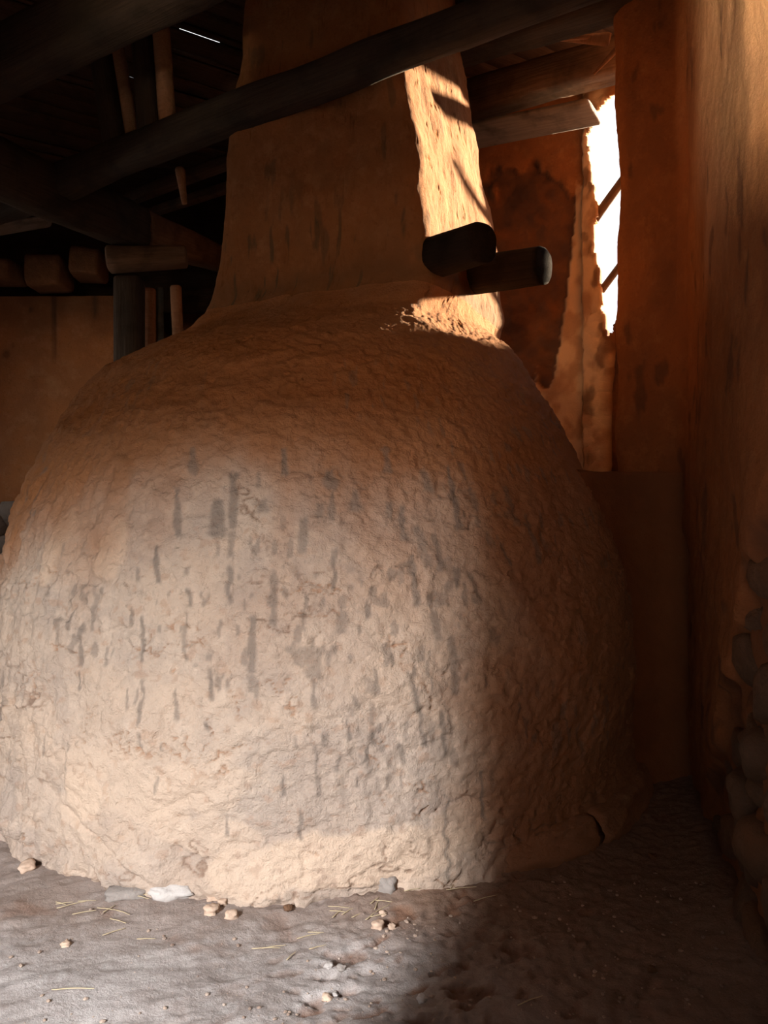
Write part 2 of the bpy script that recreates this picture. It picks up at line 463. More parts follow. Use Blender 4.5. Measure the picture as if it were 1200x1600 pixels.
# repaired patches (raised smooth clay)
MK = np.zeros(P.shape)
wob = 0.35 * fbm(US * 9, 2, z * 9, 71, 4)
for (p0, z0, ax, az, tilt, st, h) in [(-.644, 1.19, .075, .16, .12, .85, .004), (-.45, 1.16, .085, .12, .0, .75, .004), (-.45, .32, .10, .11, 0, .9, .004),
                                      (.20, .145, .43, .105, 0, .9, .006), (-.05, .11, .15, .085, 0, .7, .004), (.40, .21, .13, .10, 0, .6, .002),
                                      (-.18, .38, .22, .10, 0, .45, 0), (-.62, .40, .14, .30, 0, .35, 0), (-.3, .70, .2, .10, 0, .25, 0), (-.15, .22, .2, .07, 0, .5, .003)]:
    zz_ = z - z0; uu = (PH - p0) * 1.55 - zz_ * tilt
    dd = np.sqrt((uu / ax) ** 2 + (zz_ / az) ** 2) + wob
    w = 1 - sstep(0.8, 1.02, dd)
    MK[..., 1] = np.maximum(MK[..., 1], w * st)
    if h: D = D * (1 - 0.25 * w) + h * w - 0.006 * np.exp(-((dd - 1.03) / 0.05) ** 2)
# vertical soot drips
for (p0, z0, p1, z1, w) in DRIPS:
    j = np.where((phi > p0 - .12) & (phi < p0 + .16))[0]; i = np.where((zz < z0 + .06) & (zz > z1 - .06))[0]
    if not len(j) or not len(i): continue
    sl = np.ix_(i, j)
    t = np.clip((z0 - z[sl]) / max(z0 - z1, 1e-3), 0, 1)
    pc = p0 + (p1 - p0) * t + 0.004 * vnoise(z[sl] * 25, p0 * 50, 0, 5)
    wv = w * (0.75 + 0.35 * t + 0.45 * vnoise(z[sl] * 30, p0 * 90, 1, 6))
    du = np.abs(PH[sl] - pc) * RR[sl]
    ee = sstep(0.012, -0.006, np.maximum(z[sl] - z0, z1 - z[sl]) + 0.006 * vnoise(PH[sl] * 160, z[sl] * 60, 0, 3))
    MK[..., 0][sl] = np.maximum(MK[..., 0][sl], (1 - sstep(0.55, 1.5, du / np.maximum(wv, 1e-3))) * ee * (0.62 + .15 * vnoise(p0 * 77, z0 * 31, 0, 9)))
small = sstep(0.36, 0.5, fbm(US * 34, 4, z * 11, 91, 2)) * sstep(0.05, 0.35, fbm(US * 2.2, 5, z * 2.2, 93, 3) + .15) * sstep(.15, .5, z) * sstep(2.1, 1.7, z)
MK[..., 0] = np.maximum(MK[..., 0], small * 0.5)
MK[..., 0] = np.maximum(MK[..., 0], crack * 0.55 * sstep(1.7, 1.2, z))
MK[..., 0] = np.maximum(MK[..., 0], 0.75 * np.exp(-((PH - .36 - .01 * vnoise(z * 30, 0, 0, 2)) * 1.55 / .006) ** 2) * sstep(.03, .06, z) * sstep(.36, .3, z))
# smoke browned upper half, blackest around the foot of the flue
big = fbm(x * 2.2, y * 2.2, z * 2.2, 101, 4)
stk = fbm(US * 8, 3, z * 1.6, 103, 3)
MK[..., 2] = np.clip(0.86 * sstep(1.02, 1.62, z + 0.22 * big + 0.12 * stk + .12 * sstep(-.2,.5,PH) + .22 * sstep(-.25,-.65,PH)) + 0.12 * (big + .3) , 0, .97)
MK[..., 2] = np.maximum(MK[..., 2], sstep(0.30, 0.62, PH + 0.18 * big) * .78)          # bare red clay by the wall, that side's shade painted in with it
MK[..., 2] = np.maximum(MK[..., 2], chips * .6); MK[..., 2] = np.maximum(MK[..., 2], crack * .6 * sstep(1.9, 1.3, z))
spk = sstep(.30, .48, fbm(US * 30, 7, z * 26, 109, 3)); MK[..., 2] = np.maximum(MK[..., 2], spk * .24)
MK[..., 1] = np.maximum(MK[..., 1] * (1 - .5 * spk), .55 * sstep(.12, .4, fbm(US * 2.6, 1, z * 3, 113, 4)) * sstep(1.0, .3, z))
P = P + Nn * D[..., None]
k_neck = int(np.searchsorted(zz, 2.33))
oven = empty('clay_oven', (CX, CY, 0))
tag(oven, 'large bell-shaped mud-plastered oven with a square flue, streaked with dark drips', 'oven')
def oven_part(name, rows, mat, mk):
    Q = P[rows].copy(); Q[..., 0] -= CX; Q[..., 1] -= CY
    F = grid_faces(Q.shape[0], Q.shape[1], True)
    o = link(name, mesh_np(name, Q, F, True, mk[rows]), mat, oven); return o
oven_part('dome', slice(0, k_neck + 1), M_OVEN, MK)
# flue masks in its own material: soot streaks near its foot
MF = MK.copy()
MF[..., 1] = 0
ledge = np.exp(-((z - 2.40 - .03 * fbm(US * 4, 1, 0, 3)) / .05) ** 2)
MF[..., 2] = np.clip(sstep(2.75, 2.3, z + .15 * big) * .55 + .25 * sstep(.1, .5, big) + ledge * .4, 0, 1)
MF[..., 0] = np.clip(sstep(0.30, 0.55, fbm(PH * 22, 4, z * 5, 121, 3)) * sstep(3.0, 2.5, z) * .7 + sstep(.45, .6, fbm(PH * 16, 4, z * 4, 127, 3)) * .4, 0, .85)
# blend colours across the neck so the two parts read as one skin
oven_part('flue', slice(k_neck, nr), M_CHIM, MF)

# low footing courses showing on the right of the oven
def footing(p0, p1, h, r0, r1, seed, label=None):
    a = np.linspace(p0, p1, max(8, int((p1 - p0) * 90)))
    ring = [(r0, -.05), (r1 + .01, -.05), (r1 + .015, h * .3), (r1, h * .7), (r1 - .02, h * .93), (r1 - .06, h), (r0, h + .01)]
    rr_ = []
    for k in range(len(ring) - 1):
        for t in np.linspace(0, 1, 6, endpoint=False):
            rr_.append((ring[k][0] * (1 - t) + ring[k + 1][0] * t, ring[k][1] * (1 - t) + ring[k + 1][1] * t))
    rr_.append(ring[-1]); rr_ = np.array(rr_)
    A, Rr = np.meshgrid(a, rr_[:, 0]); _, Hh = np.meshgrid(a, rr_[:, 1])
    edge = np.minimum(A - p0, p1 - A) * 1.6 + .004
    Rr = Rr + (0.028 * fbm(A * 7, Hh * 12, 0, seed, 3) + .012 * fbm(A * 40, Hh * 40, 0, seed + 3, 3) - .018 * sstep(.02, 0, edge)) * (Rr > r0 + .001)
    Rr = Rr - .05 * sstep(.14, 0, A - .50) * (Rr > r0 + .001)
    Hh = Hh * (1 - .05 * sstep(.02, 0, edge) + .1 * fbm(A * 5, 0, 0, seed + 8, 2))
    Q = np.stack([Rr * np.sin(A), -Rr * np.cos(A), Hh], -1)
    nrw, ncl = A.shape
    F = list(map(tuple, grid_faces(nrw, ncl)))
    me = mesh_np('footing', Q, F, True, np.zeros(Q.shape) + np.array([0, 0, .75]))
    o = link('footing', me, M_OVEN, oven)
    return o
footing(.50, .797, .13, 1.45, 1.655, 5)
footing(.800, 1.30, .13, 1.45, 1.665, 9)

# shoulder of packed clay between the oven and the wall
def shoulder():
    top = 1.49
    pts = [(.55, 3.20), (.80, 3.42), (1.0, 3.68), (1.16, 3.86), (1.32, 3.93), (1.50, 3.90)]
    t, Q = path_pts(pts, .012, 40)
    hs = np.concatenate([np.linspace(0, top, 120), np.full(40, top)])
    rec = np.concatenate([0.10 * (np.linspace(0, top, 120) / top) ** 1.5, 0.10 + np.linspace(0, 1.0, 41)[1:]])
    T, Hh = np.meshgrid(t, hs); _, Rc = np.meshgrid(t, rec)
    S = np.zeros(T.shape + (3,))
    out = np.array([-.55, -.83])
    # the dome leans away higher up: follow it
    lean = np.interp(Hh, [0, .5, 1.07, 1.5], [0, 0, .06, .20])
    w_ = 1 - T / t[-1]
    S[..., 0] = Q[None, :, 0] - out[0] * Rc * .35 + lean * w_ * -.3; S[..., 1] = Q[None, :, 1] - out[1] * Rc + lean * w_ * .9; S[..., 2] = Hh
    d = .035 * fbm(S[..., 0] * 3, S[..., 1] * 3, S[..., 2] * 3, 131, 3) + .015 * fbm(S[..., 0] * 12, S[..., 1] * 12, S[..., 2] * 12, 137, 3)
    S[..., 1] += d; S[..., 2] += d * .5 * (Hh > .05)
    S[..., 0] -= CX; S[..., 1] -= CY
    mk_ = np.zeros(S.shape); mk_[..., 2] = .75 + .2 * fbm(S[..., 0] * 4, S[..., 1] * 4, S[..., 2] * 4, 139, 3)
    link('shoulder', mesh_np('shoulder', S, grid_faces(*T.shape), True, mk_), M_WALL, oven)
shoulder()

# ------------------------------------------------------------------ walls
# right wall: near face, return towards the window, end
WR = [(1.02, -.45), (0.985, 1.5), (0.985, 1.8), (1.045, 2.4), (1.25, 3.2), (1.44, 3.93), (1.43, 4.03), (1.24, 4.26), (1.215, 4.34), (1.27, 4.42), (3.1, 4.50)]
Pw, U, Z = wall_grid(WR, -.1, 4.3, .0135, 3)
Nw = normals(Pw)
s_ = np.sign((Nw[:, 100, 0]).mean()) * -1; Nw *= s_      # towards -x
x, y, z = Pw[..., 0], Pw[..., 1], Pw[..., 2]
bare_line = 0.35 + 1.5 * (3.15 - y) / 1.0 * .75 + .18 * fbm(y * 4, 1, z * 3, 141, 4)
bare = sstep(.03, -.03, z - np.clip(bare_line, .02, 1.5)) * sstep(3.4, 3.2, y)
dsp = .035 * fbm(x * 1.4, y * 1.4, z * 1.0, 151, 3) + (.012 + .012 * sstep(1.9, 1.0, z)) * fbm(x * 9, y * 9, z * 4, 153, 4) + .004 * fbm(x * 40, y * 40, z * 22, 157, 3)
dsp -= bare * (.055 + .03 * fbm(x * 9, y * 9, z * 9, 161, 3))
pk = sstep(.28, .5, fbm(x * 7, y * 7, z * 3.2, 163, 3)) * sstep(1.7, 1.0, z)
dsp -= pk * .012
crk = np.exp(-((y - 3.86 - .03 * fbm(z * 3, 0, 0, 167, 3)) / .022) ** 2) * sstep(1.8, 1.3, z)
dsp -= .03 * crk
Pw = Pw + Nw * dsp[..., None]
mkw = np.zeros(Pw.shape)
mkw[..., 0] = np.clip(pk * .6 + crk * .8 + sstep(.35, .5, fbm(x * 11, y * 11, z * 4, 171, 3)) * .6, 0, .9)
mkw[..., 2] = np.clip(bare * .9 + .45 * sstep(.0, .4, fbm(x * 3, y * 3, z * 1.6, 173, 4)), 0, 1)
mkw[..., 1] = .34 * sstep(2.0, 2.7, z) * sstep(3.9, 3.2, y) + .0  # pool of light high on the wall, painted as paler plaster
wr = link('wall_right', mesh_np('wall_right', Pw, grid_faces(*x.shape), True, mkw), M_WALL); tag(wr, kind='structure')

# rubble stones showing where the plaster has gone
import bmesh
def blob(name, r, seed, sx=1, sy=1, sz=1, sub=3, rough=.25, boxy=.0):
    bm = bmesh.new(); bmesh.ops.create_icosphere(bm, subdivisions=sub, radius=1)
    V = np.array([v.co[:] for v in bm.verts])
    if boxy: V = V / (np.abs(V) ** 5).sum(1, keepdims=True) ** (1 / 5) * boxy + V * (1 - boxy)
    n = fbm(V[:, 0] * 1.3 + seed, V[:, 1] * 1.3, V[:, 2] * 1.3, seed, 3) * rough + fbm(V[:, 0] * 5 + seed, V[:, 1] * 5, V[:, 2] * 5, seed + 4, 2) * rough * .25
    V = V * (1 + n[:, None]) * r * np.array([sx, sy, sz])
    for v_, c_ in zip(bm.verts, V): v_.co = c_
    me = bpy.data.meshes.new(name); bm.to_mesh(me); bm.free()
    me.polygons.foreach_set('use_smooth', np.full(len(me.polygons), True)); me.update()
    return me
def wx(y): return float(np.interp(y, [1.5, 1.8, 2.4, 3.2, 3.93], [.985, .985, 1.045, 1.25, 1.44]))
stones = [(2.62, .84, .085, 1.1), (2.36, .78, .09, 1), (2.42, .58, .10, .9), (2.66, .38, .095, 1.2), (2.28, .50, .08, 1), (2.82, .19, .085, 1), (2.42, .31, .10, .9),
          (2.60, .06, .10, 1), (2.25, .22, .10, 1.1), (2.92, .30, .06, 1), (2.42, .05, .10, .8), (3.06, .36, .045, 1), (3.1, .05, .07, 1), (2.80, .50, .07, .9),
          (2.55, .62, .065, 1), (2.50, .98, .07, .9), (2.34, 1.12, .08, 1), (2.25, .95, .08, 1), (3.3, .04, .06, .9), (2.12, .40, .09, 1), (2.10, .08, .1, 1), (2.72, .18, .06, 1),
          (2.15, .68, .08, 1), (2.95, .12, .05, 1), (2.5, .47, .06, 1.1), (2.33, .66, .06, 1), (2.55, .2, .07, 1), (2.7, .55, .05, 1), (2.2, .82, .06, 1.3)]
for i, (yy, zs, r, a) in enumerate(stones):
    st = link('stone', blob('stone', r * 1.1, 200 + i * 3, .7, 1.3, a * .85, 3, .2, .5), M_STONE, wr)
    st.location = (wx(yy) + .085, yy, zs); st.rotation_euler = (rng.uniform(-.5, .5), rng.uniform(-.3, .3), rng.uniform(-.4, .4) - .25)

# back wall behind the window corner, its plaster broken open
WB = [(-.95, 7.2), (-.9, 6.4), (-.2, 5.75), (.6, 5.56), (1.26, 5.37), (1.31, 5.33)]
Pw, U, Z = wall_grid(WB, -.1, 4.3, .014, 2)
Nw = normals(Pw); Nw *= -np.sign(Nw[50, -60, 1])
x, y, z = Pw[..., 0], Pw[..., 1], Pw[..., 2]
jag = .10 * fbm(x * 6, 0, z * 6, 181, 4)
hi = sstep(-.015, .015, z - (3.50 - .18 * sstep(.95, 1.15, x) + .38 * fbm(x * 7 + 2, 0, z * 1.5, 183, 3)))          # hanging plaster above
lo = sstep(.015, -.015, z - (2.17 + .45 * sstep(1.08, 1.22, x) + .75 * sstep(1.16, 1.26, x) + jag * 1.3 + .25 * fbm(x * 5, 1, z * 2, 187, 3)))
cov = np.maximum(hi, lo)
dsp = rough_disp(Pw, big=.03, mid=.012, small=.004, seed=191) + .022 * cov + (1 - cov) * .022 * fbm(x * 14, y * 14, z * 14, 193, 4)
Pw = Pw + Nw * dsp[..., None]
mkw = np.zeros(Pw.shape); mkw[..., 1] = lo * (.8 - .45 * sstep(-.1, .35, fbm(x * 10, y * 10, z * 6, 199, 4)))
mkw[..., 0] = (1 - cov) * (.72 + .5 * fbm(x * 8, y * 8, z * 8, 197, 4)); mkw[..., 0] = np.clip(mkw[..., 0], 0, .95)
wb = link('wall_back', mesh_np('wall_back', Pw, grid_faces(*x.shape), True, mkw), M_WALL); tag(wb, kind='structure')

# back wall on the left, its masonry bare at the foot
def wall_left_back():
    Pw, U, Z = wall_grid([(-4.4, 6.75), (-3.2, 6.62), (-2.14, 6.58), (-2.09, 6.62), (-2.09, 8.3)], -.1, 3.02, .02, 1)
    x, y, z = Pw[..., 0], Pw[..., 1], Pw[..., 2]
    Nw = normals(Pw); Nw *= -np.sign(Nw[50, 20, 1])
    bl = 1.42 + .12 * fbm(x * 5, 0, z * 5, 201, 4) + .22 * sstep(-.1, .3, fbm(x * 6, 0, 3, 203, 2)) * 0
    bare = sstep(.02, -.02, z - bl)
    top = sstep(.04, -.04, 3.0 + .03 * fbm(x * 4, 0, 0, 207, 2) - z)
    dsp = rough_disp(Pw, big=.03, mid=.01, small=.003, seed=211) - bare * (.05 + .04 * fbm(x * 6, y * 6, z * 6, 213, 3))
    drip = np.exp(-((x + 2.63) / .015) ** 2) * sstep(2.45, 2.6, z) + .6 * np.exp(-((x + 2.3) / .02) ** 2) * sstep(2.8, 2.9, z)
    Pw = Pw + Nw * dsp[..., None]
    mk_ = np.zeros(Pw.shape); mk_[..., 2] = bare
    mk_[..., 0] = np.clip(drip * .7 + .5 * sstep(.35, .5, fbm(x * 5, y, z * 3.5, 217, 3)) + .6 * sstep(2.6, 3.0, z + .15 * fbm(x * 4, 0, z * 4, 219)), 0, .9)  # drip stains and blotches, wall top darkened as shade under the bricks
    mk_[..., 1] = .15 * sstep(.1, .5, fbm(x * 3, y, z * 3, 221, 3))
    o = link('wall_back', mesh_np('wall_back', Pw, grid_faces(*x.shape), True, mk_), M_WALL2); tag(o, kind='structure')
    for i, (sx, sz, r) in enumerate([(-2.92, 1.28, .13), (-3.16, 1.20, .14), (-2.98, 1.02, .13), (-3.22, .92, .14), (-2.80, .85, .12)]):
        st = link('stone', blob('stone', r, 300 + i * 5, 1.1, .5, .8, 3, .3, .4), M_GREY, o); st.location = (sx, 6.62, sz)
    return o
wlb = wall_left_back()
def slab(name, pts, z0, z1, mat, seed, step=.06, th=.2, hole=None, disp=.02, label=None, off=-1):
    Pw, U, Z = wall_grid(pts, z0, z1, step)
    keep = None
    if hole is not None:
        Uc = (U[:-1, :-1] + U[1:, 1:]) / 2; Zc = (Z[:-1, :-1] + Z[1:, 1:]) / 2
        keep = ~hole(Uc, Zc)
    Pw = Pw + normals(Pw) * (disp * fbm(Pw[..., 0] * 3, Pw[..., 1] * 3, Pw[..., 2] * 3, seed, 3))[..., None]
    mk_ = np.zeros(Pw.shape); mk_[..., 0] = .3
    F = grid_faces(*U.shape, keep=keep)
    used = np.unique(F); rem = np.full(U.size, -1); rem[used] = np.arange(len(used))
    o = link(name, mesh_np(name, Pw.reshape(-1, 3)[used], rem[F], True, mk_.reshape(-1, 3)[used]), mat)
    if th: solidify(o, th, off)
    tag(o, kind='structure'); return o
slab('wall_back', [(-4.4, 7.0), (-.9, 7.0)], 3.0, 4.35, M_DARKW, 231, .1, .1)
slab('wall_back', [(-4.4, 8.4), (-.7, 8.4)], -.1, 4.35, M_WALL, 233, .15, .2)
slab('wall_left', [(-4.3, -.6), (-4.3, 8.5)], -.1, 4.35, M_WALL, 235, .1, .2, lambda U, Z: (U > 5.4) & (U < 6.3) & (Z > 1.5) & (Z < 2.5))
slab('wall_corner', [(-.92, 7.0), (-.72, 8.5)], -.1, 4.35, M_WALL, 237, .15, .2)
# wall in which the camera's doorway and a small window open
def fh(U, Z):
    X_ = U - 4.4
    return ((X_ > -2.35) & (X_ < -1.04) & (Z < 2.0)) | ((X_ > -.17) & (X_ < .55) & (Z > 1.30) & (Z < 2.7))
slab('wall_front', [(-4.4, -.15), (1.6, -.15)], -.1, 4.35, M_WALL, 239, .05, .25, fh, .0, off=1)
slab('wall_front', [(-.68, -1.45), (-.68, -.3)], -.1, 3.2, M_WALL, 241, .1, .2, None, .0)       # unseen wall added in the yard to keep sky light off the window

slab('yard_wall', [(-2.8, -1.2), (-.93, -1.2)], -.1, 1.2, M_WALL, 243, .1, .15, None, .0)  # low wall added out of view to keep ground bounce from the doorway

# wall holding the window
WS = Vector((1.30, 5.34)); WD = Vector((.76, -.65)).normalized()
def wpt(u_, z_, off=0.0): return (WS.x + WD.x * u_ + WD.y * off, WS.y + WD.y * u_ - WD.x * off, z_)
def wall_window():
    a = wpt(0, 0); b = wpt(2.0, 0)
    Pw, U, Z = wall_grid([a[:2], b[:2]], -.1, 4.3, .0125)
    ul = np.interp(Z, [2.4, 2.44, 2.73, 3.0, 3.26, 3.4, 3.72, 3.8, 3.87, 3.95], [.165, .155, .115, .085, .10, .07, .03, .05, .10, .22]) + .012 * vnoise(Z * 25, 0, 0, 5)
    zb = 2.43 + .07 * sstep(.17, .23, U) + .02 * vnoise(U * 25, 0, 0, 7)
    zt = 3.92 + .25 * sstep(.25, .6, U)
    inside = (U > ul) & (Z > zb) & (Z < zt) & (U < 1.8)
    keep = ~(inside[:-1, :-1] | inside[1:, 1:])
    x, y, z = Pw[..., 0], Pw[..., 1], Pw[..., 2]
    Nw = normals(Pw); Nw *= -np.sign(Nw[10, 10, 1])
    edge = np.exp(-np.clip(U - .0, 0, 9) / .2)
    dsp = rough_disp(Pw, big=.02, mid=.012, small=.006, seed=251)
    groove = np.exp(-((U - .20 - .02 * vnoise(Z * 5, 0, 0, 3)) / .03) ** 2) * sstep(2.5, 2.3, Z)
    dsp -= .05 * groove
    Pw = Pw + Nw * dsp[..., None]
    mk_ = np.zeros(Pw.shape)
    mk_[..., 1] = sstep(.19, .10, U + .04 * fbm(x * 9, y, z * 5, 257, 3)) * (.85 - .5 * sstep(-.1, .35, fbm(x * 10, y * 10, z * 5, 259, 4)))
    mk_[..., 0] = np.clip(groove * .8 + .6 * sstep(.2, .4, fbm(x * 12, y * 12, z * 5, 253, 3)), 0, .85)
    F = grid_faces(*U.shape, keep=keep)
    used = np.unique(F); rem = np.full(U.size, -1); rem[used] = np.arange(len(used))
    o = link('wall_corner', mesh_np('wall_corner', Pw.reshape(-1, 3)[used], rem[F], True, mk_.reshape(-1, 3)[used]), M_WALL)
    solidify(o, .05, 1); tag(o, kind='structure')
    return o
wall_window()

# ------------------------------------------------------------------ timber
def log_mesh(name, p0, p1, w0, h0, w1, h1, pw=4.0, seed=0, rough=.08, bend=0.0, n=None, m_=28, bendz=0.0, knots=.0):
    p0 = Vector(p0); p1 = Vector(p1); L = (p1 - p0).length
    n = n or max(6, int(L / .05))
    t = np.linspace(0, 1, n); a = np.linspace(0, 2 * math.pi, m_, endpoint=False) + math.pi / m_
    A, T = np.meshgrid(a, t)
    W = (w0 + (w1 - w0) * T) / 2; H = (h0 + (h1 - h0) * T) / 2
    c, s = np.cos(A), np.sin(A)
    rho = 1 / (np.abs(c) ** pw + np.abs(s) ** pw) ** (1 / pw)
    nz = 1 + rough * fbm(T * L * 2.2, c * 1.2 + seed, s * 1.2, seed, 3) + rough * .35 * fbm(T * L * 3, c * 7 + seed, s * 7, seed + 3, 3)
    nz = nz - knots * sstep(.35, .6, fbm(T * L * 4, c * 2 + seed, s * 2, seed + 31, 2))
    Yl = W * rho * c * nz + bend * np.sin(T * math.pi) + .25 * rough * w0 * vnoise(T * L * 1.3, 0, seed, 3)
    Zl = H * rho * s * nz + bendz * np.sin(T * math.pi) + .25 * rough * h0 * vnoise(T * L * 1.3, 5, seed, 4)
    # ends slightly chamfered
    Q = np.stack([T * L, Yl, Zl], -1)
    V = Q.reshape(-1, 3)
    F = grid_faces(n, m_, True)
    me = bpy.data.meshes.new(name)
    verts = [tuple(v) for v in V]
    cc0 = Q[0].mean(0); cc1 = Q[-1].mean(0)
    for cc, ring, e in ((cc0, Q[0], -1), (cc1, Q[-1], 1)):
        pass
    base = len(verts)
    r0 = [tuple(cc0 + (q - cc0) * .86 + np.array([-.012, 0, 0])) for q in Q[0]]; r1 = [tuple(cc1 + (q - cc1) * .86 + np.array([.012, 0, 0])) for q in Q[-1]]
    verts += r0 + r1 + [tuple(cc0 + np.array([-.013, 0, 0])), tuple(cc1 + np.array([.013, 0, 0]))]
    faces = [tuple(f) for f in F]
    lr = (n - 1) * m_
    for k in range(m_):
        k2 = (k + 1) % m_
        faces.append((k, base + k, base + k2, k2)); faces.append((lr + k2, base + m_ + k2, base + m_ + k, lr + k))
        faces.append((base + k, base + 2 * m_, base + k2)); faces.append((base + m_ + k2, base + 2 * m_ + 1, base + m_ + k))
    me.from_pydata(verts, [], faces)
    me.polygons.foreach_set('use_smooth', np.full(len(me.polygons), pw < 3)); me.update()
    if pw >= 3:
        me.polygons.foreach_set('use_smooth', np.full(len(me.polygons), True))
    return me
# clay bricks laid between the joists on top of that wall
for i, (bx, bz, w, h) in enumerate([(-3.02, 3.20, .26, .17), (-2.63, 3.17, .25, .25), (-2.31, 3.24, .20, .22), (-3.4, 3.18, .3, .2)]):
    bm_ = log_mesh('adobe_brick', (0, 0, 0), (w, 0, 0), .34, h, .34, h * .92, pw=9, seed=400 + i * 7, rough=.07, n=12, m_=24)
    b_ = link('brick', bm_, M_BRICK, wlb); b_.location = (bx - w / 2, 6.55 - .03 * i, bz); b_.rotation_euler = (0, rng.uniform(-.08, .08), rng.uniform(-.1, .1))

def log(name, p0, p1, w0, h0, w1=None, h1=None, mat=None, label=None, cat=None, group=None, parent=None, roll=0.0, **kw):
    w1 = w0 if w1 is None else w1; h1 = h0 if h1 is None else h1
    me = log_mesh(name, p0, p1, w0, h0, w1, h1, **kw)
    o = link(name, me, mat or M_DARKW, parent)
    d = (Vector(p1) - Vector(p0)).normalized()
    if abs(d.z) > .999: yv = Vector((0, 1, 0))
    else: yv = Vector((0, 0, 1)).cross(d).normalized()
    zv = d.cross(yv)
    Mx = Matrix((d, yv, zv)).transposed()
    if roll: Mx = Mx @ Matrix.Rotation(roll, 3, 'X')
    o.matrix_world = Matrix.Translation(p0) @ Mx.to_4x4()
    if label: tag(o, label, cat, group)
    return o

G = 'roof timbers'
# great tie beam across the top left
log('roof_beam', (-3.9, 5.36, 3.46), (1.45, 1.83, 3.46), .20, .30, .20, .28, M_DARKW, 'massive dark tie beam crossing the top left corner, nearest the viewer', 'beam', seed=3, rough=.10)
# beam crossing in front of the flue, ending in the right wall
B2 = log('roof_beam', (-3.3, 5.90, 3.27), (1.32, 2.66, 3.265), .17, .24, .13, .12, M_DARKW, 'dark hewn beam passing in front of the square flue', 'beam', seed=11, rough=.12)
# beam running behind the flue to the right wall end
log('roof_beam', (.10, 5.53, 3.90), (1.50, 4.62, 3.88), .22, .24, .22, .22, M_BEAM, 'knotty brown beam between the flue and the window corner', 'beam', seed=21, rough=.10, knots=.10)
log('roof_beam', (-.3, 5.25, 4.03), (1.55, 4.12, 4.0), .24, .22, .24, .22, M_DARKW, 'black beam above the knotty brown one, top right', 'beam', seed=27, rough=.10)
pl = log('plank', (.45, 5.34, 3.70), (1.22, 4.84, 3.64), .29, .035, .27, .035, M_GREYW, 'weathered grey plank under the knotty beam beside the window', 'plank', seed=33, rough=.05, m_=20, roll=-.12)
# big beam at the left running away from the viewer onto the post
B5 = log('roof_beam', (-2.78, 3.05, 3.14), (-1.70, 5.70, 3.235), .26, .33, .24, .29, M_DARKW, 'thick dark beam at left running back towards the wooden post', 'beam', seed=41, rough=.11)
log('roof_beam', (-1.69, 5.73, 3.24), (-1.17, 7.0, 3.36), .23, .27, .17, .15, M_BEAM, 'brown tapering beam lying over the wooden block and the post', 'beam', seed=43, rough=.10)
log('beam_block', (-1.85, 5.58, 3.0), (-1.36, 5.66, 3.04), .22, .16, .20, .13, M_BEAM, 'short wooden block under the thick beam on top of the post', 'block', seed=45, rough=.08)
post = log('post', (-1.755, 5.72, -.02), (-1.755, 5.70, 2.90), .19, .20, .18, .19, M_DARKW, 'dark square wooden post standing behind the oven at left', 'post', seed=51, rough=.06)
log('pole', (-1.76, 6.10, 0), (-1.735, 6.10, 2.93), .12, .12, .11, .11, M_BROWNW, 'reddish brown pole standing right behind the dark post', 'pole', seed=55, rough=.08, pw=2.2)
log('pole', (-1.62, 6.15, 0), (-1.66, 6.12, 2.95), .055, .055, .05, .05, M_TEAL, 'thin blue-grey pole between two brown poles', 'pole', seed=57, rough=.05, pw=2.0)
log('pole', (-1.40, 6.10, 0), (-1.53, 6.08, 2.95), .085, .085, .08, .08, M_BROWNW, 'brown pole beside the shoulder of the oven, farthest right', 'pole', seed=59, rough=.08, pw=2.2)
log('rafter', (-1.75, 6.15, 3.52), (-.55, 5.30, 3.52), .07, .07, .07, .07, M_BOARD, 'thin straight rafter reaching the left edge of the flue', 'rafter', seed=61, rough=.06)
log('rafter', (-2.15, 6.0, 3.46), (-.72, 5.05, 3.52), .09, .09, .08, .08, M_BOARD, 'short dim rafter above the thin straight one', 'rafter', seed=63, rough=.08)
# struts standing between the cross beam and the roof, lit sides added in brown
s1 = log('strut', (-1.50, 4.66, 3.33), (-1.64, 4.72, 4.13), .13, .13, .12, .12, M_DARKW, 'leaning dark strut above the cross beam, the left one', 'strut', seed=71, rough=.05)
log('strut', (-1.385, 4.58, 3.33), (-1.525, 4.64, 4.13), .075, .075, .07, .07, M_BROWNW, 'lit side of the left dark strut, added as a slim brown round piece', 'strut', seed=73, rough=.04, pw=2.0)
log('strut', (-1.25, 4.46, 3.30), (-1.32, 4.50, 4.13), .12, .12, .12, .12, M_DARKW, 'upright dark strut near the flue', 'strut', seed=75, rough=.05)
log('strut', (-1.145, 4.40, 3.30), (-1.215, 4.44, 4.13), .09, .09, .09, .09, M_BROWNW, 'lit side of the dark strut nearest the flue, added as a thick brown round piece', 'strut', seed=77, rough=.05, pw=2.2)
log('peg', (-1.10, 4.47, 3.14), (-1.075, 4.46, 2.97), .065, .05, .03, .03, M_BROWNW, 'broken wooden peg hanging under the cross beam', 'peg', seed=81, rough=.15, pw=2.2, n=14)
log('plank', (-3.0, 5.48, 3.10), (-2.34, 5.80, 3.34), .30, .03, .26, .03, M_GREYW, 'pale grey plank under the thick beam at the left edge', 'plank', seed=83, rough=.05)

# log ends built into the flue
def logend(o):
    mw = o.matrix_world.copy(); o.parent = oven; o.matrix_parent_inverse = Matrix.Translation((-CX, -CY, 0)); o.matrix_basis = mw
    o['label'] = 'charred black log end'
logend(log('log_end', (.16, 3.88, 2.47), (.42, 3.55, 2.455), .18, .18, .17, .175, M_CHAR, seed=91, rough=.09, pw=2.9, n=24))
logend(log('log_end', (.42, 4.33, 2.53), (.77, 4.03, 2.50), .19, .19, .18, .18, M_CHAR, seed=95, rough=.06, pw=2.6, n=24))

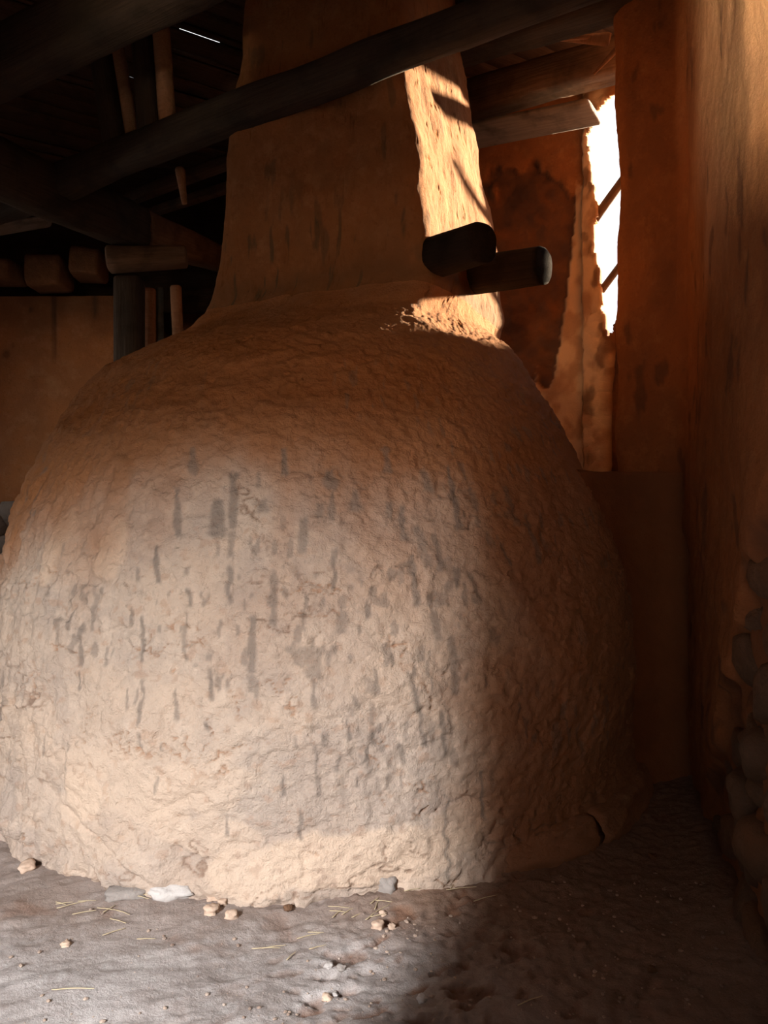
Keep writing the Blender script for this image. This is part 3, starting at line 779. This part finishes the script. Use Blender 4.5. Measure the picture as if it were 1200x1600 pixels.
# window: crooked bars
win = empty('window_1', wpt(.6, 2.5)); tag(win, kind='structure')
wl = Vector(win.location)
for i, (ua, za, ub, zb_, w) in enumerate([(.06, 3.17, .34, 3.47, .05), (.08, 2.68, .36, 2.98, .045)]):
    b_ = log('bar', Vector(wpt(ua, za)) , Vector(wpt(ub, zb_)), w, w * 1.2, w * .8, w, M_BEAM, seed=111 + i, rough=.25, pw=2.2, m_=12)
    mw = b_.matrix_world.copy(); b_.parent = win; b_.matrix_world = mw
    b_.matrix_parent_inverse = Matrix.Translation(-wl)
    b_.matrix_basis = mw

# ------------------------------------------------------------------ roof
RA = math.radians(35); ca, sa = math.cos(RA), math.sin(RA)
def slit_uv(px, py, hh=2.925):
    d = hh * 1294 / (800 - py); x_ = (px - 600) / 1294 * d
    return x_ * ca + d * sa, -x_ * sa + d * ca
def roof_slits():
    out = []
    for a, b in (((90, 125), (145, 140)), ((280, 45), (342, 68)), ((205, 63), (222, 67)), ((30, 229), (62, 238)), ((193, 117), (228, 130))):
        ua, va = slit_uv(*a); ub, vb = slit_uv(*b)
        uc_, vc_ = slit_uv(*a, 2.97); ud_, vd_ = slit_uv(*b, 2.97)
        out.append((min(uc_, ud_), max(uc_, ud_), (vc_ + vd_) / 2, (va + vb) / 2))
    return out
SL = roof_slits()
vs = set(np.round(np.arange(-3.4, 11.0, .5), 3)); us = set(np.round(np.arange(-4.5, 9, .5), 3))
for (u0, u1, v0, _v) in SL: vs |= {v0 - .011, v0 + .011}; us |= {u0, u1}
us = np.array(sorted(us)); vs = np.array(sorted(vs))
Ug, Vg = np.meshgrid(us, vs)
keep = np.ones((len(vs) - 1, len(us) - 1), bool)
uc = (us[:-1] + us[1:]) / 2; vc = (vs[:-1] + vs[1:]) / 2
for (u0, u1, v0, _v) in SL:
    keep[np.ix_(np.abs(vc - v0) < .010, (uc > u0) & (uc < u1))] = False
Xr = Ug * ca - Vg * sa; Yr = Ug * sa + Vg * ca
Xc = (Xr[:-1, :-1] + Xr[1:, 1:]) / 2; Yc = (Yr[:-1, :-1] + Yr[1:, 1:]) / 2
keep &= (Xc > -4.9) & (Xc < 3.6) & (Yc > -.75) & (Yc < 9.0)
keep &= ~((Xc > 1.9) & (Yc < 4.2))
keep &= ~((Yc > 5.42 - .855 * (Xc - 1.30)) & (Yc > 6.6 - .9 * Xc) & (Xc > -.2))
ceil = link('ceiling', mesh_np('ceiling', np.stack([Xr, Yr, np.full(Xr.shape, 4.27)], -1), grid_faces(*Xr.shape, keep=keep), False), M_DARKW)
tag(ceil, kind='structure')
cuts = sorted([s[3] for s in SL])
v_ = -3.0; edges = []
cuts_all = [c for c in cuts]
vlist = []
v_ = -2.6
while v_ < 8.6:
    w = rng.uniform(.16, .25); nxt = v_ + w
    c_ = [c for c in cuts_all if v_ < c <= nxt + .06]
    if c_: nxt = c_[0]; gap = .032
    else: gap = .0015
    if nxt - v_ > .03: vlist.append((v_ + gap, nxt - gap))
    v_ = nxt
proto = None
for i, (a, b) in enumerate(vlist):
    # clip each board to the visible part of the roof
    vc_ = (a + b) / 2; lo_u, hi_u = None, None
    for uu in np.arange(-4.4, 8.6, .1):
        xx = uu * ca - vc_ * sa; yy_ = uu * sa + vc_ * ca
        if -4.4 < xx < 2.0 and 2.4 < yy_ < 8.4 and not (yy_ > 5.5 - .855 * (xx - 1.30) and yy_ > 6.6 - .9 * xx and xx > -.2):
            lo_u = uu if lo_u is None else lo_u; hi_u = uu
    if lo_u is None or hi_u - lo_u < .3: continue
    L = hi_u - lo_u
    me = log_mesh('board', (0, 0, 0), (L, 0, 0), (b - a), .025, (b - a), .025, pw=8, seed=500 + i, rough=.02, n=10, m_=12)
    o = link('board', me, M_BOARD, ceil)
    o.location = (lo_u * ca - vc_ * sa, lo_u * sa + vc_ * ca, 4.225 + rng.uniform(-.004, .004)); o.rotation_euler = (0, rng.uniform(-.001, .001), RA)

# splintered board ends catching the sun above the right end of the beams
bs = empty('broken_board', (1.235, 4.52, 3.85)); tag(bs, 'splintered pale board end catching sun at the top right corner', 'board')
for i, (dx_, dy_, dz_, l_, w_, rz, ry) in enumerate([(-.02, 0, .03, .17, .05, 2.7, -.25), (.03, -.03, -.04, .10, .035, 2.3, .5), (-.12, .03, .06, .10, .02, 2.9, 0), (-.05, .0, .12, .13, .03, 2.8, .1)]):
    me = log_mesh('splinter', (0, 0, 0), (l_, 0, 0), .012, w_, .006, w_ * .3, n=8, m_=8, seed=600 + i, rough=.2)
    me.transform(Matrix.Diagonal((1.5, 1.6, 1.6, 1)))
    o = link('splinter', me, M_BROWNW, bs); o.location = (dx_, dy_, dz_); o.rotation_euler = (.3 * i, ry, rz)

# ------------------------------------------------------------------ small things on the floor
def fp(px, py):
    d = 1.3 * 1294 / (py - 800); return (px - 600) / 1294 * d, d
def clod(px, py, r, label, mat=M_CLOD, name='plaster_crumb', cat='crumb', group=None, sx=1, sy=1, sz=.7, seed=0, rough=.35):
    x_, y_ = fp(px, py); z_ = floor_z(x_, y_)
    me = blob(name, r * .85, 700 + seed, sx, sy, sz, 3, rough * 1.6, .55)
    o = link(name, me, mat); o.location = (x_, y_, z_ + r * sz * .45); o.rotation_euler = (0, 0, rng.uniform(0, 6))
    tag(o, label, cat, group); return o
g1 = 'plaster crumbs on the dirt floor'
clod(43, 1362, .030, 'pale plaster crumb near the left edge, at the foot of the oven', group=g1, seed=1)
clod(332, 1412, .024, 'flat pale crumb closest to the oven foot left of centre', group=g1, seed=2, sz=.4)
clod(331, 1430, .026, 'rounded pale crumb just below the flat one left of centre', group=g1, seed=3)
clod(348, 1418, .018, 'tiny pale crumb beside the flat crumb left of centre', group=g1, seed=4)
clod(362, 1437, .024, 'angular pale crumb with a reddish side left of centre', group=g1, seed=5)
clod(590, 1449, .024, 'larger of two pale crumbs below the oven foot, middle', group=g1, seed=6)
clod(612, 1450, .015, 'smaller of two pale crumbs below the oven foot, middle', group=g1, seed=7)
clod(598, 1430, .014, 'small pinkish crumb just above the two pale crumbs', group=g1, seed=8)
clod(103, 1473, .016, 'lone white crumb on the grey dirt at lower left', group=g1, seed=9)
clod(513, 1508, .015, 'bluish white pebble at the top of the small pit', M_WHITE, 'pebble', 'pebble', 'pebbles in the small pit', seed=10)
clod(534, 1512, .014, 'grey pebble at the upper right of the small pit', M_GREY, 'pebble', 'pebble', 'pebbles in the small pit', seed=11)
clod(522, 1547, .017, 'white pebble at the bottom of the small pit', M_WHITE, 'pebble', 'pebble', 'pebbles in the small pit', seed=12)
clod(511, 1556, .016, 'pale tan crumb at the lower left of the small pit', M_CLOD, 'pebble', 'pebble', 'pebbles in the small pit', seed=13)
clod(450, 1426, .016, 'reddish crumb against the oven foot at centre', M_STONE, 'plaster_crumb', 'crumb', g1, seed=14)
clod(660, 1558, .014, 'small white pebble at the bottom right of centre', M_WHITE, 'pebble', 'pebble', seed=15)
clod(812, 1362, .020, 'brown clod in the shadow under the right side of the oven', M_STONE, 'clod', 'clod', seed=16)
clod(828, 1342, .015, 'smaller dark clod beside the brown clod under the oven', M_STONE, 'clod', 'clod', seed=17)
clod(1020, 1342, .016, 'small reddish clod on the dark floor near the right wall', M_STONE, 'clod', 'clod', seed=18)
clod(1018, 1524, .014, 'small reddish clod on the dark floor at the bottom right', M_STONE, 'clod', 'clod', seed=19)
clod(268, 1406, .080, 'chalky white stone wedged under the oven foot', M_WHITE, 'stone', 'stone', seed=20, sx=1, sy=.5, sz=.35, rough=.35)
clod(198, 1405, .085, 'flat grey stone under the oven foot, left of the white stone', M_GREY, 'stone', 'stone', seed=21, sx=1, sy=.5, sz=.25, rough=.2)
clod(600, 1399, .05, 'grey lump of old plaster at the foot of the oven front', M_GREY, 'plaster_lump', 'lump', seed=22, sx=1, sy=.6, sz=.8)

def straw(px, py, L, a, i):
    x_, y_ = fp(px, py); z_ = floor_z(x_, y_) + .007
    me = log_mesh('straw', (0, 0, 0), (L, 0, 0), .0042, .003, .003, .002, pw=2, n=6, m_=6, seed=i, rough=.1, bend=L * .05)
    o = link('straw', me, M_STRAW); o.location = (x_, y_, z_); o.rotation_euler = (0, -.03, a)
    return o
gs = 'straw stalks scattered along the foot of the oven'
named = [(575, 1440, .10, .9, 'long pale straw crossing another below the oven foot'), (587, 1425, .07, 1.3, 'shorter straw crossing the long one below the oven foot'),
         (703, 1401, .08, .15, 'yellow straw lying level in front of the right of the oven'), (745, 1409, .07, .45, 'straw lying aslant right of the yellow level one'),
         (470, 1462, .05, .4, 'golden straw on the brown dirt at centre'), (400, 1481, .06, 0, 'thin green-grey straw at the left of centre'),
         (95, 1418, .07, .5, 'pale straw in front of the oven foot at left'), (88, 1554, .09, .0, 'thin white straw on the grey dirt at bottom left'),
         (815, 1572, .06, .5, 'pale straw at the bottom, right of centre')]
for i, (px, py, L, a, lab) in enumerate(named):
    tag(straw(px, py, L, a, i), lab, 'straw', gs)
for i in range(26):
    px = rng.choice([rng.uniform(60, 230), rng.uniform(400, 760), rng.uniform(400, 760)])
    base = np.interp(px, [0, 150, 400, 570, 750, 800], [1345, 1392, 1420, 1412, 1365, 1350])
    py = base + abs(rng.gauss(0, 1)) * 35 + 6
    tag(straw(px, py, rng.uniform(.02, .05), rng.uniform(-.6, 1.2), 30 + i), 'short scrap of straw in the dirt ' + ('at lower left, by the white stone' if px < 300 else 'in front of the oven, left of centre' if px < 520 else 'in front of the oven, right of centre'), 'straw', 'short straw scraps ' + ('at the left' if px < 300 else 'left of centre' if px < 520 else 'right of centre'))

# loose grit
bm = bmesh.new()
for i in range(750):
    px = rng.uniform(0, 1150); py = rng.uniform(1365, 1600)
    x_, y_ = fp(px, py)
    if math.hypot(x_ + .35, y_ - 4.35) < 1.72 or x_ > wx(y_) - .05: continue
    if x_ < -.1 and rng.random() < .6: continue
    r = .0015 + .006 * rng.random() ** 3
    mtx = Matrix.Translation((x_, y_, floor_z(x_, y_) + r * .5)) @ Matrix.Rotation(rng.uniform(0, 6), 4, 'Z') @ Matrix.Diagonal((r * rng.uniform(.8, 1.6), r, r * .7, 1))
    bmesh.ops.create_icosphere(bm, subdivisions=1, radius=1, matrix=mtx)
me = bpy.data.meshes.new('grit'); bm.to_mesh(me); bm.free()
tag(link('grit', me, M_GRIT), 'fine crumbs of clay strewn over the dirt floor', 'grit', kind='stuff')

# ------------------------------------------------------------------ words for the setting
WORDS = {'floor': 'trodden grey and brown dirt floor littered with grit', 'ground': 'bare ground outside the house', 'ceiling': 'smoke-dark board roof above the beams',
         'wall_right': 'tall red-brown plastered wall on the right with bare rubble at its foot', 'wall_window': '', 'wall_back': 'plastered wall behind the oven',
         'wall_back.001': 'orange plastered wall at far left with grey stones bare at its foot', 'wall_back.002': 'dark upper wall above the clay bricks at left',
         'wall_back.003': 'dark far wall of the room behind the post', 'wall_left': 'plastered wall outside the frame at left', 'wall_front': 'wall behind the viewer with the doorway',
         'wall_front.001': 'short unseen wall added in the yard behind the viewer to block light', 'yard_wall': 'low unseen wall added in the yard behind the viewer to block light', 'wall_corner': 'dark side wall of the room behind the post',
         'wall_corner.001': 'pale plastered wall holding the bright ragged window', 'window_1': 'ragged bright window opening crossed by crooked bars'}
for o in bpy.data.objects:
    if o.parent is None and o.get('kind') == 'structure' and WORDS.get(o.name): o['label'] = WORDS[o.name]; o['category'] = o.name.split('_')[0].split('.')[0]
